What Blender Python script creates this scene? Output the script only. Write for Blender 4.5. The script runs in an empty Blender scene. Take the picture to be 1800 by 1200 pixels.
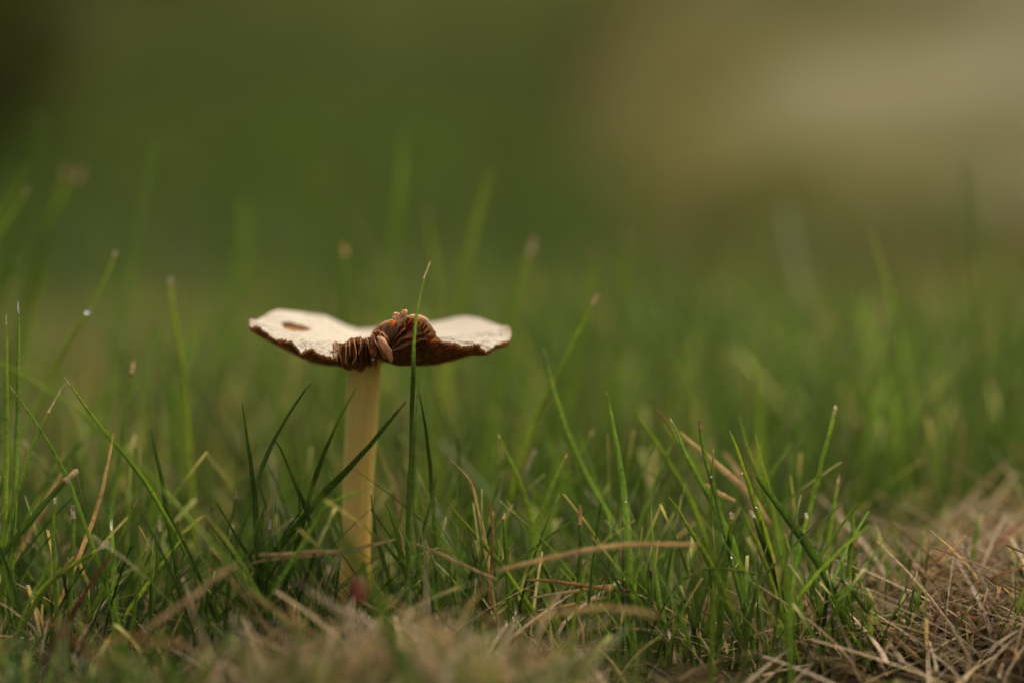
import bpy, bmesh, math, random
import numpy as np
from mathutils import Vector, noise as mnoise

random.seed(7)
rng = np.random.default_rng(7)
scene = bpy.context.scene
COL = scene.collection

# ------------------------------------------------------------------ camera
CAM_Y, CAM_Z, PITCH, LENS = -0.5, 0.0812, math.radians(3.0), 100.0
cam_data = bpy.data.cameras.new('camera')
cam = bpy.data.objects.new('camera', cam_data)
COL.objects.link(cam)
cam.location = (0, CAM_Y, CAM_Z)
cam.rotation_euler = (math.radians(90) - PITCH, 0, 0)
cam_data.sensor_width = 36.0
cam_data.lens = LENS
cam_data.clip_start = 0.01
cam_data.clip_end = 500
cam_data.dof.use_dof = True
cam_data.dof.focus_distance = 0.483
cam_data.dof.aperture_fstop = 5.3
cam_data.dof.aperture_blades = 0
scene.camera = cam

# ------------------------------------------------------------------ light
SUN_EL, SUN_AZ = math.radians(58), math.radians(30)      # azimuth measured from +Y towards +X
world = bpy.data.worlds.new('World')
scene.world = world
world.use_nodes = True
wn = world.node_tree
wn.nodes.clear()
sky = wn.nodes.new('ShaderNodeTexSky')
sky.sky_type = 'NISHITA'
sky.sun_disc = False
sky.sun_elevation = SUN_EL
sky.sun_rotation = SUN_AZ
sky.air_density = 1.0
sky.dust_density = 7.0
sky.ozone_density = 0.6
bgn = wn.nodes.new('ShaderNodeBackground')
bgn.inputs['Strength'].default_value = 0.115
wo = wn.nodes.new('ShaderNodeOutputWorld')
wb = wn.nodes.new('ShaderNodeVectorMath')          # the photograph's warm white balance
wb.operation = 'MULTIPLY'
wb.inputs[1].default_value = (1.04, 1.0, 0.82)
wn.links.new(sky.outputs[0], wb.inputs[0])
wn.links.new(wb.outputs[0], bgn.inputs['Color'])
wn.links.new(bgn.outputs[0], wo.inputs['Surface'])

sd = bpy.data.lights.new('sun', 'SUN')
sd.energy = 2.2
sd.angle = math.radians(24)
sd.color = (1.0, 0.92, 0.77)
sun = bpy.data.objects.new('sun', sd)
COL.objects.link(sun)
sdir = Vector((math.sin(SUN_AZ) * math.cos(SUN_EL), math.cos(SUN_AZ) * math.cos(SUN_EL), math.sin(SUN_EL)))
sun.rotation_euler = sdir.to_track_quat('Z', 'Y').to_euler()
sun.location = sdir * 5

scene.view_settings.view_transform = 'Standard'
scene.view_settings.look = 'None'
scene.view_settings.gamma = 1.0
scene.view_settings.use_curve_mapping = False
scene.view_settings.exposure = 0.8
scene.cycles.use_denoising = True
scene.cycles.max_bounces = 8
scene.cycles.transparent_max_bounces = 12

MM = 0.001
PX = 0.0002                                   # one photograph pixel at unit distance
_f = Vector((0, math.cos(PITCH), -math.sin(PITCH)))
_u = Vector((0, math.sin(PITCH), math.cos(PITCH)))


def at(px, py, y):
    """World point of photograph pixel (px, py) at world depth y (mm behind the mushroom axis)."""
    d = _f + Vector((1, 0, 0)) * ((px - 900) * PX) + _u * ((600 - py) * PX)
    s = (y * MM - CAM_Y) / d.y
    return Vector((0, CAM_Y, CAM_Z)) + d * s


def project(p):
    v = Vector(p) - Vector((0, CAM_Y, CAM_Z))
    z = v.dot(_f)
    return 900 + v.x / z / PX, 600 - v.dot(_u) / z / PX


def tag(o, label=None, cat=None, group=None, kind=None):
    if label: o['label'] = label
    if cat: o['category'] = cat
    if group: o['group'] = group
    if kind: o['kind'] = kind
    return o


def link_mesh(name, verts, faces, mat, parent=None, smooth=True, cols=None):
    me = bpy.data.meshes.new(name)
    me.from_pydata([tuple(v) for v in verts], [], faces)
    if smooth:
        me.polygons.foreach_set('use_smooth', [True] * len(me.polygons))
    if cols is not None:
        a = me.color_attributes.new('tint', 'FLOAT_COLOR', 'POINT')
        a.data.foreach_set('color', np.asarray(cols, dtype=np.float32).ravel())
    me.materials.append(mat)
    me.update()
    o = bpy.data.objects.new(name, me)
    COL.objects.link(o)
    if parent: o.parent = parent
    return o


# ------------------------------------------------------------------ materials
def new_mat(name):
    m = bpy.data.materials.new(name)
    m.use_nodes = True
    nt = m.node_tree
    nt.nodes.clear()
    out = nt.nodes.new('ShaderNodeOutputMaterial')
    return m, nt, out


def N(nt, kind, **kw):
    n = nt.nodes.new(kind)
    for k, v in kw.items():
        if k in n.inputs: n.inputs[k].default_value = v
        else: setattr(n, k, v)
    return n


def leafy(name, base, rough=0.5, transl=0.45, tcol=None, attr=False, nscale=900.0, namp=0.35, stretch=(1, 1, 1), spec=0.2):
    """Thin plant tissue: diffuse and gloss, with some light let through."""
    m, nt, out = new_mat(name)
    L = nt.links.new
    tc = N(nt, 'ShaderNodeTexCoord')
    mp = N(nt, 'ShaderNodeMapping')
    mp.inputs['Scale'].default_value = stretch
    L(tc.outputs['Object'], mp.inputs[0])
    nz = N(nt, 'ShaderNodeTexNoise', Scale=nscale, Detail=4.0)
    L(mp.outputs[0], nz.inputs['Vector'])
    mr = N(nt, 'ShaderNodeMapRange')
    mr.inputs[1].default_value = 0.3; mr.inputs[2].default_value = 0.7
    mr.inputs[3].default_value = 1 - namp; mr.inputs[4].default_value = 1 + namp
    L(nz.outputs['Fac'], mr.inputs[0])
    mul = N(nt, 'ShaderNodeVectorMath', operation='SCALE')
    if attr:
        at_ = N(nt, 'ShaderNodeAttribute', attribute_name='tint')
        L(at_.outputs['Color'], mul.inputs[0])
    else:
        mul.inputs[0].default_value = base
    L(mr.outputs[0], mul.inputs['Scale'])
    pb = N(nt, 'ShaderNodeBsdfPrincipled', Roughness=rough)
    pb.inputs['Specular IOR Level'].default_value = spec
    L(mul.outputs[0], pb.inputs['Base Color'])
    bp = N(nt, 'ShaderNodeBump', Strength=0.25, Distance=0.0001)
    L(nz.outputs['Fac'], bp.inputs['Height'])
    L(bp.outputs[0], pb.inputs['Normal'])
    tr = N(nt, 'ShaderNodeBsdfTranslucent')
    tm = N(nt, 'ShaderNodeVectorMath', operation='MULTIPLY')
    L(mul.outputs[0], tm.inputs[0])
    tm.inputs[1].default_value = tcol or (1.18, 1.40, 0.8)
    L(tm.outputs[0], tr.inputs['Color'])
    mx = N(nt, 'ShaderNodeMixShader')
    mx.inputs[0].default_value = transl
    L(pb.outputs[0], mx.inputs[1]); L(tr.outputs[0], mx.inputs[2])
    L(mx.outputs[0], out.inputs['Surface'])
    return m


TINT = {
    'G': (0.078, 0.122, 0.026), 'D': (0.038, 0.066, 0.013), 'B': (0.085, 0.135, 0.034), 'Y': (0.105, 0.146, 0.022),
    'P': (0.130, 0.165, 0.045), 'T': (0.360, 0.250, 0.125), 'O': (0.235, 0.130, 0.055), 'R': (0.120, 0.034, 0.014),
    'W': (0.450, 0.370, 0.240), 'K': (0.140, 0.070, 0.030),
}
M_BLADE = leafy('blade_tissue', None, attr=True, transl=.5, tcol=(1.5, 1.5, .7), nscale=1400, namp=0.3)
M_GRASS = leafy('grass_tissue', None, attr=True, transl=.5, nscale=600, namp=0.3)
M_STRAW = leafy('straw_tissue', None, attr=True, rough=0.6, transl=0.35, tcol=(1.15, 1.1, .95), nscale=1100, namp=0.35, spec=0.25)
M_LEAF = leafy('shrub_leaf_tissue', None, attr=True, transl=.6, tcol=(1.5, 1.5, .9), nscale=60, namp=0.3)
M_GILL = leafy('gill_tissue', (0.44, 0.255, 0.13), rough=0.55, transl=0.64, tcol=(1.5, 1.28, 0.95), nscale=700, namp=0.4, stretch=(1, 1, .25))
M_PALE = leafy('pale_gill', (0.58, 0.37, 0.17), rough=0.6, transl=0.4, tcol=(1.3, 1.0, .6), nscale=900, namp=0.25)
M_STRIP = leafy('pink_flesh', (0.64, 0.42, 0.25), rough=0.6, transl=0.4, tcol=(1.4, 1.0, .6), nscale=900, namp=0.3)
M_THREAD = leafy('gill_edge', (0.62, 0.42, 0.20), rough=0.6, transl=0.4, tcol=(1.4, 1.0, .6), nscale=900, namp=0.2)
M_SHRED = leafy('torn_flesh', (0.80, 0.64, 0.46), rough=0.6, transl=0.45, tcol=(1.15, .9, .7), nscale=900, namp=0.2)


def cap_material():
    m, nt, out = new_mat('cap_skin')
    L = nt.links.new
    ra = N(nt, 'ShaderNodeAttribute', attribute_name='tint')         # r: distance from centre, g: angle
    sep = N(nt, 'ShaderNodeSeparateColor')
    L(ra.outputs['Color'], sep.inputs[0])
    tc = N(nt, 'ShaderNodeTexCoord')
    n1 = N(nt, 'ShaderNodeTexNoise', Scale=140.0, Detail=5.0, Roughness=.6)
    n2 = N(nt, 'ShaderNodeTexNoise', Scale=900.0, Detail=6.0, Roughness=.65)
    L(tc.outputs['Object'], n1.inputs['Vector']); L(tc.outputs['Object'], n2.inputs['Vector'])
    ad = N(nt, 'ShaderNodeMath', operation='MULTIPLY_ADD')
    L(n1.outputs['Fac'], ad.inputs[0]); ad.inputs[1].default_value = 0.45
    L(sep.outputs[0], ad.inputs[2])
    cr = N(nt, 'ShaderNodeValToRGB')
    e = cr.color_ramp.elements
    e[0].position = 0.30; e[0].color = (0.49, 0.435, 0.345, 1)
    e[1].position = 1.22; e[1].color = (0.30, 0.18, 0.115, 1)
    a = cr.color_ramp.elements.new(0.66); a.color = (0.43, 0.38, 0.31, 1)
    a = cr.color_ramp.elements.new(0.82); a.color = (0.37, 0.285, 0.21, 1)
    # the ramp ends at 1: squeeze the range
    sq = N(nt, 'ShaderNodeMath', operation='MULTIPLY'); sq.inputs[1].default_value = 0.80
    e[0].position = 0.3; e[1].position = 1.0
    cr.color_ramp.elements[-1].position = 0.98
    L(ad.outputs[0], sq.inputs[0]); L(sq.outputs[0], cr.inputs[0])
    # fine fibres running out to the rim
    cx = N(nt, 'ShaderNodeCombineXYZ')
    fa = N(nt, 'ShaderNodeMath', operation='MULTIPLY'); fa.inputs[1].default_value = 260.0; L(sep.outputs[1], fa.inputs[0])
    fr = N(nt, 'ShaderNodeMath', operation='MULTIPLY'); fr.inputs[1].default_value = 5.0; L(sep.outputs[0], fr.inputs[0])
    L(fa.outputs[0], cx.inputs[0]); L(fr.outputs[0], cx.inputs[1])
    n3 = N(nt, 'ShaderNodeTexNoise', Scale=1.0, Detail=3.0); L(cx.outputs[0], n3.inputs['Vector'])
    # fine dark specks
    mr = N(nt, 'ShaderNodeMapRange')
    mr.inputs[1].default_value = .30; mr.inputs[2].default_value = .58; mr.inputs[3].default_value = .66; mr.inputs[4].default_value = 1.0
    mn = N(nt, 'ShaderNodeMath', operation='MULTIPLY_ADD'); L(n3.outputs['Fac'], mn.inputs[0]); mn.inputs[1].default_value = .6
    hn = N(nt, 'ShaderNodeMath', operation='MULTIPLY_ADD'); L(n2.outputs['Fac'], hn.inputs[0]); hn.inputs[1].default_value = .7; hn.inputs[2].default_value = -.15
    L(hn.outputs[0], mn.inputs[2]); L(mn.outputs[0], mr.inputs[0])
    sc = N(nt, 'ShaderNodeVectorMath', operation='SCALE')
    L(cr.outputs[0], sc.inputs[0]); L(mr.outputs[0], sc.inputs['Scale'])
    pb = N(nt, 'ShaderNodeBsdfPrincipled', Roughness=.62)
    pb.inputs['Specular IOR Level'].default_value = .25
    L(sc.outputs[0], pb.inputs['Base Color'])
    bp = N(nt, 'ShaderNodeBump', Strength=.8, Distance=.0003)
    L(mn.outputs[0], bp.inputs['Height']); L(bp.outputs[0], pb.inputs['Normal'])
    tr = N(nt, 'ShaderNodeBsdfTranslucent'); tr.inputs[0].default_value = (.85, .55, .30, 1)
    mx = N(nt, 'ShaderNodeMixShader'); mx.inputs[0].default_value = .2
    L(pb.outputs[0], mx.inputs[1]); L(tr.outputs[0], mx.inputs[2])
    L(mx.outputs[0], out.inputs['Surface'])
    return m


def flesh_material():
    m, nt, out = new_mat('cap_flesh')
    L = nt.links.new
    tc = N(nt, 'ShaderNodeTexCoord')
    n1 = N(nt, 'ShaderNodeTexNoise', Scale=800.0, Detail=5.0)
    L(tc.outputs['Object'], n1.inputs['Vector'])
    cr = N(nt, 'ShaderNodeValToRGB')
    cr.color_ramp.elements[0].position = .35; cr.color_ramp.elements[0].color = (.26, .145, .07, 1)
    cr.color_ramp.elements[1].position = .65; cr.color_ramp.elements[1].color = (.48, .33, .20, 1)
    L(n1.outputs['Fac'], cr.inputs[0])
    pb = N(nt, 'ShaderNodeBsdfPrincipled', Roughness=.7)
    L(cr.outputs[0], pb.inputs['Base Color'])
    tr = N(nt, 'ShaderNodeBsdfTranslucent'); tr.inputs[0].default_value = (.85, .58, .36, 1)
    mx = N(nt, 'ShaderNodeMixShader'); mx.inputs[0].default_value = .5
    L(pb.outputs[0], mx.inputs[1]); L(tr.outputs[0], mx.inputs[2])
    L(mx.outputs[0], out.inputs['Surface'])
    return m


def stem_material():
    m, nt, out = new_mat('stem_skin')
    L = nt.links.new
    tc = N(nt, 'ShaderNodeTexCoord')
    mp = N(nt, 'ShaderNodeMapping'); mp.inputs['Scale'].default_value = (1, 1, .07)
    L(tc.outputs['Object'], mp.inputs[0])
    n1 = N(nt, 'ShaderNodeTexNoise', Scale=1500.0, Detail=5.0)
    n2 = N(nt, 'ShaderNodeTexNoise', Scale=120.0, Detail=3.0)
    L(mp.outputs[0], n1.inputs['Vector']); L(tc.outputs['Object'], n2.inputs['Vector'])
    mx_ = N(nt, 'ShaderNodeMath', operation='ADD'); L(n1.outputs[0], mx_.inputs[0]); L(n2.outputs[0], mx_.inputs[1])
    cr = N(nt, 'ShaderNodeValToRGB')
    cr.color_ramp.elements[0].position = .35; cr.color_ramp.elements[0].color = (.74, .52, .11, 1)
    cr.color_ramp.elements[1].position = .68; cr.color_ramp.elements[1].color = (.86, .67, .20, 1)
    hf = N(nt, 'ShaderNodeMath', operation='MULTIPLY'); hf.inputs[1].default_value = .5
    L(mx_.outputs[0], hf.inputs[0]); L(hf.outputs[0], cr.inputs[0])
    pb = N(nt, 'ShaderNodeBsdfPrincipled', Roughness=.5)
    pb.inputs['Subsurface Weight'].default_value = .85
    pb.inputs['Subsurface Radius'].default_value = (1, .6, .25)
    pb.inputs['Subsurface Scale'].default_value = .006
    L(cr.outputs[0], pb.inputs['Base Color'])
    bp = N(nt, 'ShaderNodeBump', Strength=.3, Distance=.0002)
    L(n1.outputs[0], bp.inputs['Height']); L(bp.outputs[0], pb.inputs['Normal'])
    L(pb.outputs[0], out.inputs['Surface'])
    return m


def ground_material(name, stops, scale, s2=6.0, bump=.002, stops2=None, axis='Y', lo=0, hi=1):
    """Soil. With stops2, a second set of colours takes over, patchily, between lo and hi along the axis."""
    m, nt, out = new_mat(name)
    L = nt.links.new
    tc = N(nt, 'ShaderNodeTexCoord')
    n1 = N(nt, 'ShaderNodeTexNoise', Scale=scale, Detail=8.0, Roughness=.65)
    n2 = N(nt, 'ShaderNodeTexNoise', Scale=s2, Detail=3.0)
    L(tc.outputs['Object'], n1.inputs['Vector']); L(tc.outputs['Object'], n2.inputs['Vector'])
    a = N(nt, 'ShaderNodeMath', operation='ADD'); L(n1.outputs[0], a.inputs[0]); L(n2.outputs[0], a.inputs[1])
    h = N(nt, 'ShaderNodeMath', operation='MULTIPLY'); h.inputs[1].default_value = .5; L(a.outputs[0], h.inputs[0])
    def ramp(st):
        cr = N(nt, 'ShaderNodeValToRGB')
        cr.color_ramp.elements[0].position = st[0][0]; cr.color_ramp.elements[0].color = (*st[0][1], 1)
        cr.color_ramp.elements[1].position = st[-1][0]; cr.color_ramp.elements[1].color = (*st[-1][1], 1)
        for p, c in st[1:-1]:
            cr.color_ramp.elements.new(p).color = (*c, 1)
        L(h.outputs[0], cr.inputs[0])
        return cr.outputs[0]
    col = ramp(stops)
    if stops2:
        sx = N(nt, 'ShaderNodeSeparateXYZ'); L(tc.outputs['Object'], sx.inputs[0])
        ws = N(nt, 'ShaderNodeMath', operation='MULTIPLY_ADD')
        L(n2.outputs[0], ws.inputs[0]); ws.inputs[1].default_value = (hi - lo) * 1.2; L(sx.outputs[axis], ws.inputs[2])
        mr = N(nt, 'ShaderNodeMapRange'); L(ws.outputs[0], mr.inputs[0])
        mr.inputs[1].default_value = lo + (hi - lo) * .6; mr.inputs[2].default_value = hi + (hi - lo) * .6
        mc = N(nt, 'ShaderNodeMixRGB'); L(mr.outputs[0], mc.inputs[0]); L(col, mc.inputs[1]); L(ramp(stops2), mc.inputs[2])
        col = mc.outputs[0]
    pb = N(nt, 'ShaderNodeBsdfPrincipled', Roughness=.95)
    pb.inputs['Specular IOR Level'].default_value = 0.0
    L(col, pb.inputs['Base Color'])
    bp = N(nt, 'ShaderNodeBump', Strength=.6, Distance=bump)
    L(n1.outputs[0], bp.inputs['Height']); L(bp.outputs[0], pb.inputs['Normal'])
    L(pb.outputs[0], out.inputs['Surface'])
    return m


def water_material():
    m, nt, out = new_mat('dew_water')
    pb = N(nt, 'ShaderNodeBsdfPrincipled', Roughness=.0, IOR=1.33)
    pb.inputs['Transmission Weight'].default_value = 1.0
    nt.links.new(pb.outputs[0], out.inputs['Surface'])
    return m


M_CAP, M_FLESH, M_STEM, M_DEW = cap_material(), flesh_material(), stem_material(), water_material()
M_SOIL = ground_material('lawn_soil', [(.36, (.018, .014, .007)), (.5, (.034, .028, .012)), (.64, (.062, .050, .024))], 350, 9, .001,
                         [(.38, (.030, .042, .010)), (.5, (.048, .062, .014)), (.62, (.068, .078, .020))], 'Y', .25, .8)
M_HILL = ground_material('rough_hill_grass', [(.38, (.022, .029, .008)), (.5, (.037, .047, .013)), (.62, (.056, .064, .019))], 9, 1.6, .02)
M_BANK = ground_material('dry_earth_painted_glow', [(.38, (.062, .060, .018)), (.5, (.084, .077, .027)), (.63, (.108, .095, .038))], 14, 2.2, .01,
                         [(.38, (.17, .155, .10)), (.5, (.235, .215, .15)), (.63, (.30, .28, .20))], 'X', .20, 1.0)  # second ramp pales the right side, painting the hazy glow there

# ------------------------------------------------------------------ ground
def ground_z(x, y):
    """Height of the soil (m); arrays allowed."""
    x = np.asarray(x, float); y = np.asarray(y, float)
    z = 0.0016 * np.sin(x * 95 + 1.1) * np.cos(y * 80) + 0.0012 * np.sin(x * 210 + y * 170)
    z = z + 0.009 * np.exp(-((x - .105) / .042) ** 2 - ((y - .030) / .04) ** 2)          # dry tussock on the right
    z = z + 0.0095 * np.exp(-((x + .018) / .036) ** 2 - ((y + .075) / .026) ** 2)          # thatch heap in front
    z = z + 0.003 * np.exp(-((x + .10) / .05) ** 2 - ((y + .06) / .03) ** 2)
    z = z - .30 * np.clip(-.028 - y, 0, .2) * (1 - .65 * np.exp(-((x + .018) / .036) ** 4))
    z = z + 0.24 * np.clip((y - 1.3) / 2.3, 0, 1) ** 1.25 + .16 * np.clip(y - 3.6, 0, 9)
    return z


def make_ground():
    xs = np.concatenate([-np.geomspace(60, .3, 26), np.linspace(-.27, .27, 150), np.geomspace(.3, 60, 26)])
    ys = np.concatenate([-np.geomspace(30, .25, 18), np.linspace(-.22, .5, 170), np.geomspace(.52, 90, 44)])
    X, Y = np.meshgrid(xs, ys)
    Z = ground_z(X, Y)
    v = np.stack([X, Y, Z], -1).reshape(-1, 3)
    nx, ny = len(xs), len(ys)
    f = [(j * nx + i, j * nx + i + 1, (j + 1) * nx + i + 1, (j + 1) * nx + i) for j in range(ny - 1) for i in range(nx - 1)]
    g = link_mesh('ground', v, f, M_SOIL)
    tag(g, kind='structure')


make_ground()


def make_bank():
    """Bare earth bank far behind, rising to the right of the shrubs."""
    xs = np.linspace(.05, 4.5, 80); ys = np.linspace(1.7, 6.5, 60)
    X, Y = np.meshgrid(xs, ys)
    rise = np.clip((Y - 1.8) / 1.7, 0, 1)
    side = np.clip((X - .05) / .60, 0, 1)
    Z = ground_z(X, Y) - .012 + .44 * (rise ** 1.1) * (side ** .6) * (1 - .05 * np.sin(X * 5 + .3)) + .012 * np.sin(X * 17) * np.cos(Y * 13)
    v = np.stack([X, Y, Z], -1).reshape(-1, 3); nx = len(xs)
    f = [(j * nx + i, j * nx + i + 1, (j + 1) * nx + i + 1, (j + 1) * nx + i) for j in range(len(ys) - 1) for i in range(nx - 1)]
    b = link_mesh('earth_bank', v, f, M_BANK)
    tag(b, kind='structure')


make_bank()


def make_hillside():
    """Rough olive hillside closing the view behind the lawn."""
    xs = np.linspace(-9, 9, 150); ys = np.concatenate([np.linspace(3.0, 6, 40), np.geomspace(6.2, 60, 26)])
    X, Y = np.meshgrid(xs, ys)
    Z = ground_z(X, Y) - .02 + .16 * np.clip((Y - 3.0) / .6, 0, 1) * np.clip((Y - 3.0), 0, 3) ** .8 + .02 * np.sin(X * 7 + Y * 2) * np.cos(Y * 5) * np.clip(Y - 3.1, 0, 1)
    v = np.stack([X, Y, Z], -1).reshape(-1, 3); nx = len(xs)
    f = [(j * nx + i, j * nx + i + 1, (j + 1) * nx + i + 1, (j + 1) * nx + i) for j in range(len(ys) - 1) for i in range(nx - 1)]
    tag(link_mesh('hillside', v, f, M_HILL), kind='structure')


make_hillside()

# ------------------------------------------------------------------ blades
PROFILE = np.array([(-1, .30), (-.5, -.02), (0, -.24), (.5, -.02), (1, .30)])   # a creased leaf, open like the real one


def spline(pts, n):
    P = [np.array(p, float) for p in pts]
    P = [2 * P[0] - P[1]] + P + [2 * P[-1] - P[-2]]
    seg = [np.linalg.norm(P[i + 1] - P[i]) for i in range(1, len(P) - 2)]
    tot = sum(seg); out = []
    cum = np.concatenate([[0], np.cumsum(seg)])
    for s in np.linspace(0, tot, n):
        k = min(int(np.searchsorted(cum, s, side='right')) - 1, len(seg) - 1)
        t = (s - cum[k]) / max(seg[k], 1e-12)
        a, b, c, d = P[k], P[k + 1], P[k + 2], P[k + 3]
        out.append(.5 * (2 * b + (c - a) * t + (2 * a - 5 * b + 4 * c - d) * t * t + (3 * b - a - 3 * c + d) * t ** 3))
    return np.array(out)


def blade_mesh(pts, widths, face=(0, -1, 0), prof=PROFILE, twist=0.0, closed=False):
    """A strip along pts; widths are half-widths per point."""
    pts = np.asarray(pts); n = len(pts); k = len(prof)
    tan = np.gradient(pts, axis=0); tan /= np.linalg.norm(tan, axis=1)[:, None]
    face = np.asarray(face, float)
    side = np.cross(tan, face); side /= (np.linalg.norm(side, axis=1)[:, None] + 1e-12)
    nrm = np.cross(side, tan)
    verts = []
    for i in range(n):
        a = twist * i / n
        s = side[i] * math.cos(a) + nrm[i] * math.sin(a)
        w = -side[i] * math.sin(a) + nrm[i] * math.cos(a)
        for (px_, py_) in prof:
            verts.append(pts[i] + widths[i] * (px_ * s + py_ * w))
    faces = [(i * k + j, i * k + (j + 1) % k, (i + 1) * k + (j + 1) % k, (i + 1) * k + j) for i in range(n - 1) for j in range(k if closed else k - 1)]
    if closed:
        faces += [tuple(range(k))[::-1], tuple((n - 1) * k + j for j in range(k))]
    return verts, faces


def tint_noise(c, s=.18):
    f = 1 + random.uniform(-s, s)
    return (c[0] * f * random.uniform(.92, 1.08), c[1] * f, c[2] * f * random.uniform(.85, 1.15))


def hero(name, cat, label, Y, wpx, tint, tip, pts, group=None, ground=True, point=.22, dy=None, mat=None):
    """One blade or straw standing at depth Y (mm). pts are photograph pixels from the tip to the base. tip: (tint, length in px) or None."""
    dist = .5 + Y * MM
    if Y > 15: wpx *= .78                       # the measured widths include the blur
    elif Y < -40: wpx *= .7
    hw = wpx * PX * dist * .5
    dy = random.uniform(-5, 5) if dy is None else dy
    npt = len(pts)
    P = [at(p[0], p[1], Y + dy * i / max(npt - 1, 1)) for i, p in enumerate(pts)]
    if ground:                                     # carry the base down into the soil
        a, b = P[-2], P[-1]
        gz = float(ground_z(b.x, b.y)) - .003
        if b.z > gz + .001:
            d = (b - a).normalized(); d.z = min(d.z, -.75); d.normalize()
            s = (gz - b.z) / d.z
            P.append(b + d * s * .5); P.append(b + d * s)
    n = 26
    S = spline(P, n)
    wob = np.cumsum(rng.normal(0, .00006, (n, 3)), axis=0); wob -= wob[0]
    S = S + wob * [1, 1, 0]
    t = np.linspace(0, 1, n)
    if tip is not None and len(tip) > 2: point = .72
    w = hw * np.minimum(1, point + (1 - point) * (t / .30) ** .8) * (1 - .15 * np.clip((t - .6) / .4, 0, 1))
    w *= 1 + .05 * np.sin(t * 23 + Y) + rng.normal(0, .02, n)
    tw = random.uniform(-.6, .6)
    col = tint_noise(TINT[tint], .08)
    fz = (random.uniform(-.5, .5), -1, random.uniform(-.2, .2))
    if tip is None:
        v, f = blade_mesh(S, w, fz, twist=tw)
        c = []
        for i in range(n):
            g = 1 + .18 * math.sin(i * .7)
            c += [(col[0] * g, col[1] * g, col[2] * g, 1)] * len(PROFILE)
        o = link_mesh(name, v, f, mat or M_BLADE, cols=c)
    else:
        length = np.concatenate([[0], np.cumsum(np.linalg.norm(np.diff(S, axis=0), axis=1))])
        tl = tip[1] * PX * dist
        k = max(1, min(n - 4, int(np.searchsorted(length, tl))))
        j = S[0] + 0
        # exact join point
        cutp = np.array([np.interp(tl, length, S[:, a]) for a in range(3)])
        Sb = np.vstack([cutp, S[k:]]); wb = np.concatenate([[np.interp(tl, length, w)], w[k:]])
        v, f = blade_mesh(Sb, wb, fz, twist=tw)
        c = []
        for i in range(len(Sb)):
            g = 1 + .15 * math.sin(i * .7)
            m_ = .5 if i == 0 else (.2 if i == 1 else 0)
            tt = TINT[tip[0]]
            c += [(col[0] * g * (1 - m_) + tt[0] * m_ * .5, col[1] * g * (1 - m_) + tt[1] * m_ * .5, col[2] * g * (1 - m_) + tt[2] * m_ * .5, 1)] * len(PROFILE)
        o = link_mesh(name, v, f, mat or M_BLADE, cols=c)
        m = 7
        ls = np.linspace(0, tl * 1.02, m)
        St = np.array([[np.interp(q, length, S[:, a]) for a in range(3)] for q in ls])
        base_w = np.interp(tl, length, w)
        cut = len(tip) > 2
        wt = base_w * (np.linspace(1.02, 1.05, m) if cut else np.linspace(.42, 1.08, m))
        wt = wt * (1 + rng.normal(0, .12, m))
        side = rng.normal(0, base_w * .25, (m, 3)) * np.linspace(1, 0, m)[:, None]
        v, f = blade_mesh(St + side, wt, fz, twist=tw + random.uniform(-.6, .6))
        tc = tint_noise(TINT[tip[0]], .12)
        tc = tuple(q * (1.3 if Y < 15 else 1.0) for q in tc)
        tc = (tc[0] * .95, tc[1] * 1.02, tc[2] * 1.25)
        c = []
        for i in range(m):
            g = random.uniform(.75, 1.15)
            c += [(tc[0] * g, tc[1] * g, tc[2] * g, 1)] * len(PROFILE)
        link_mesh('dry_or_glint_tip', v, f, M_STRAW, parent=o, cols=c)
    tag(o, label, cat, group)
    return o

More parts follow.
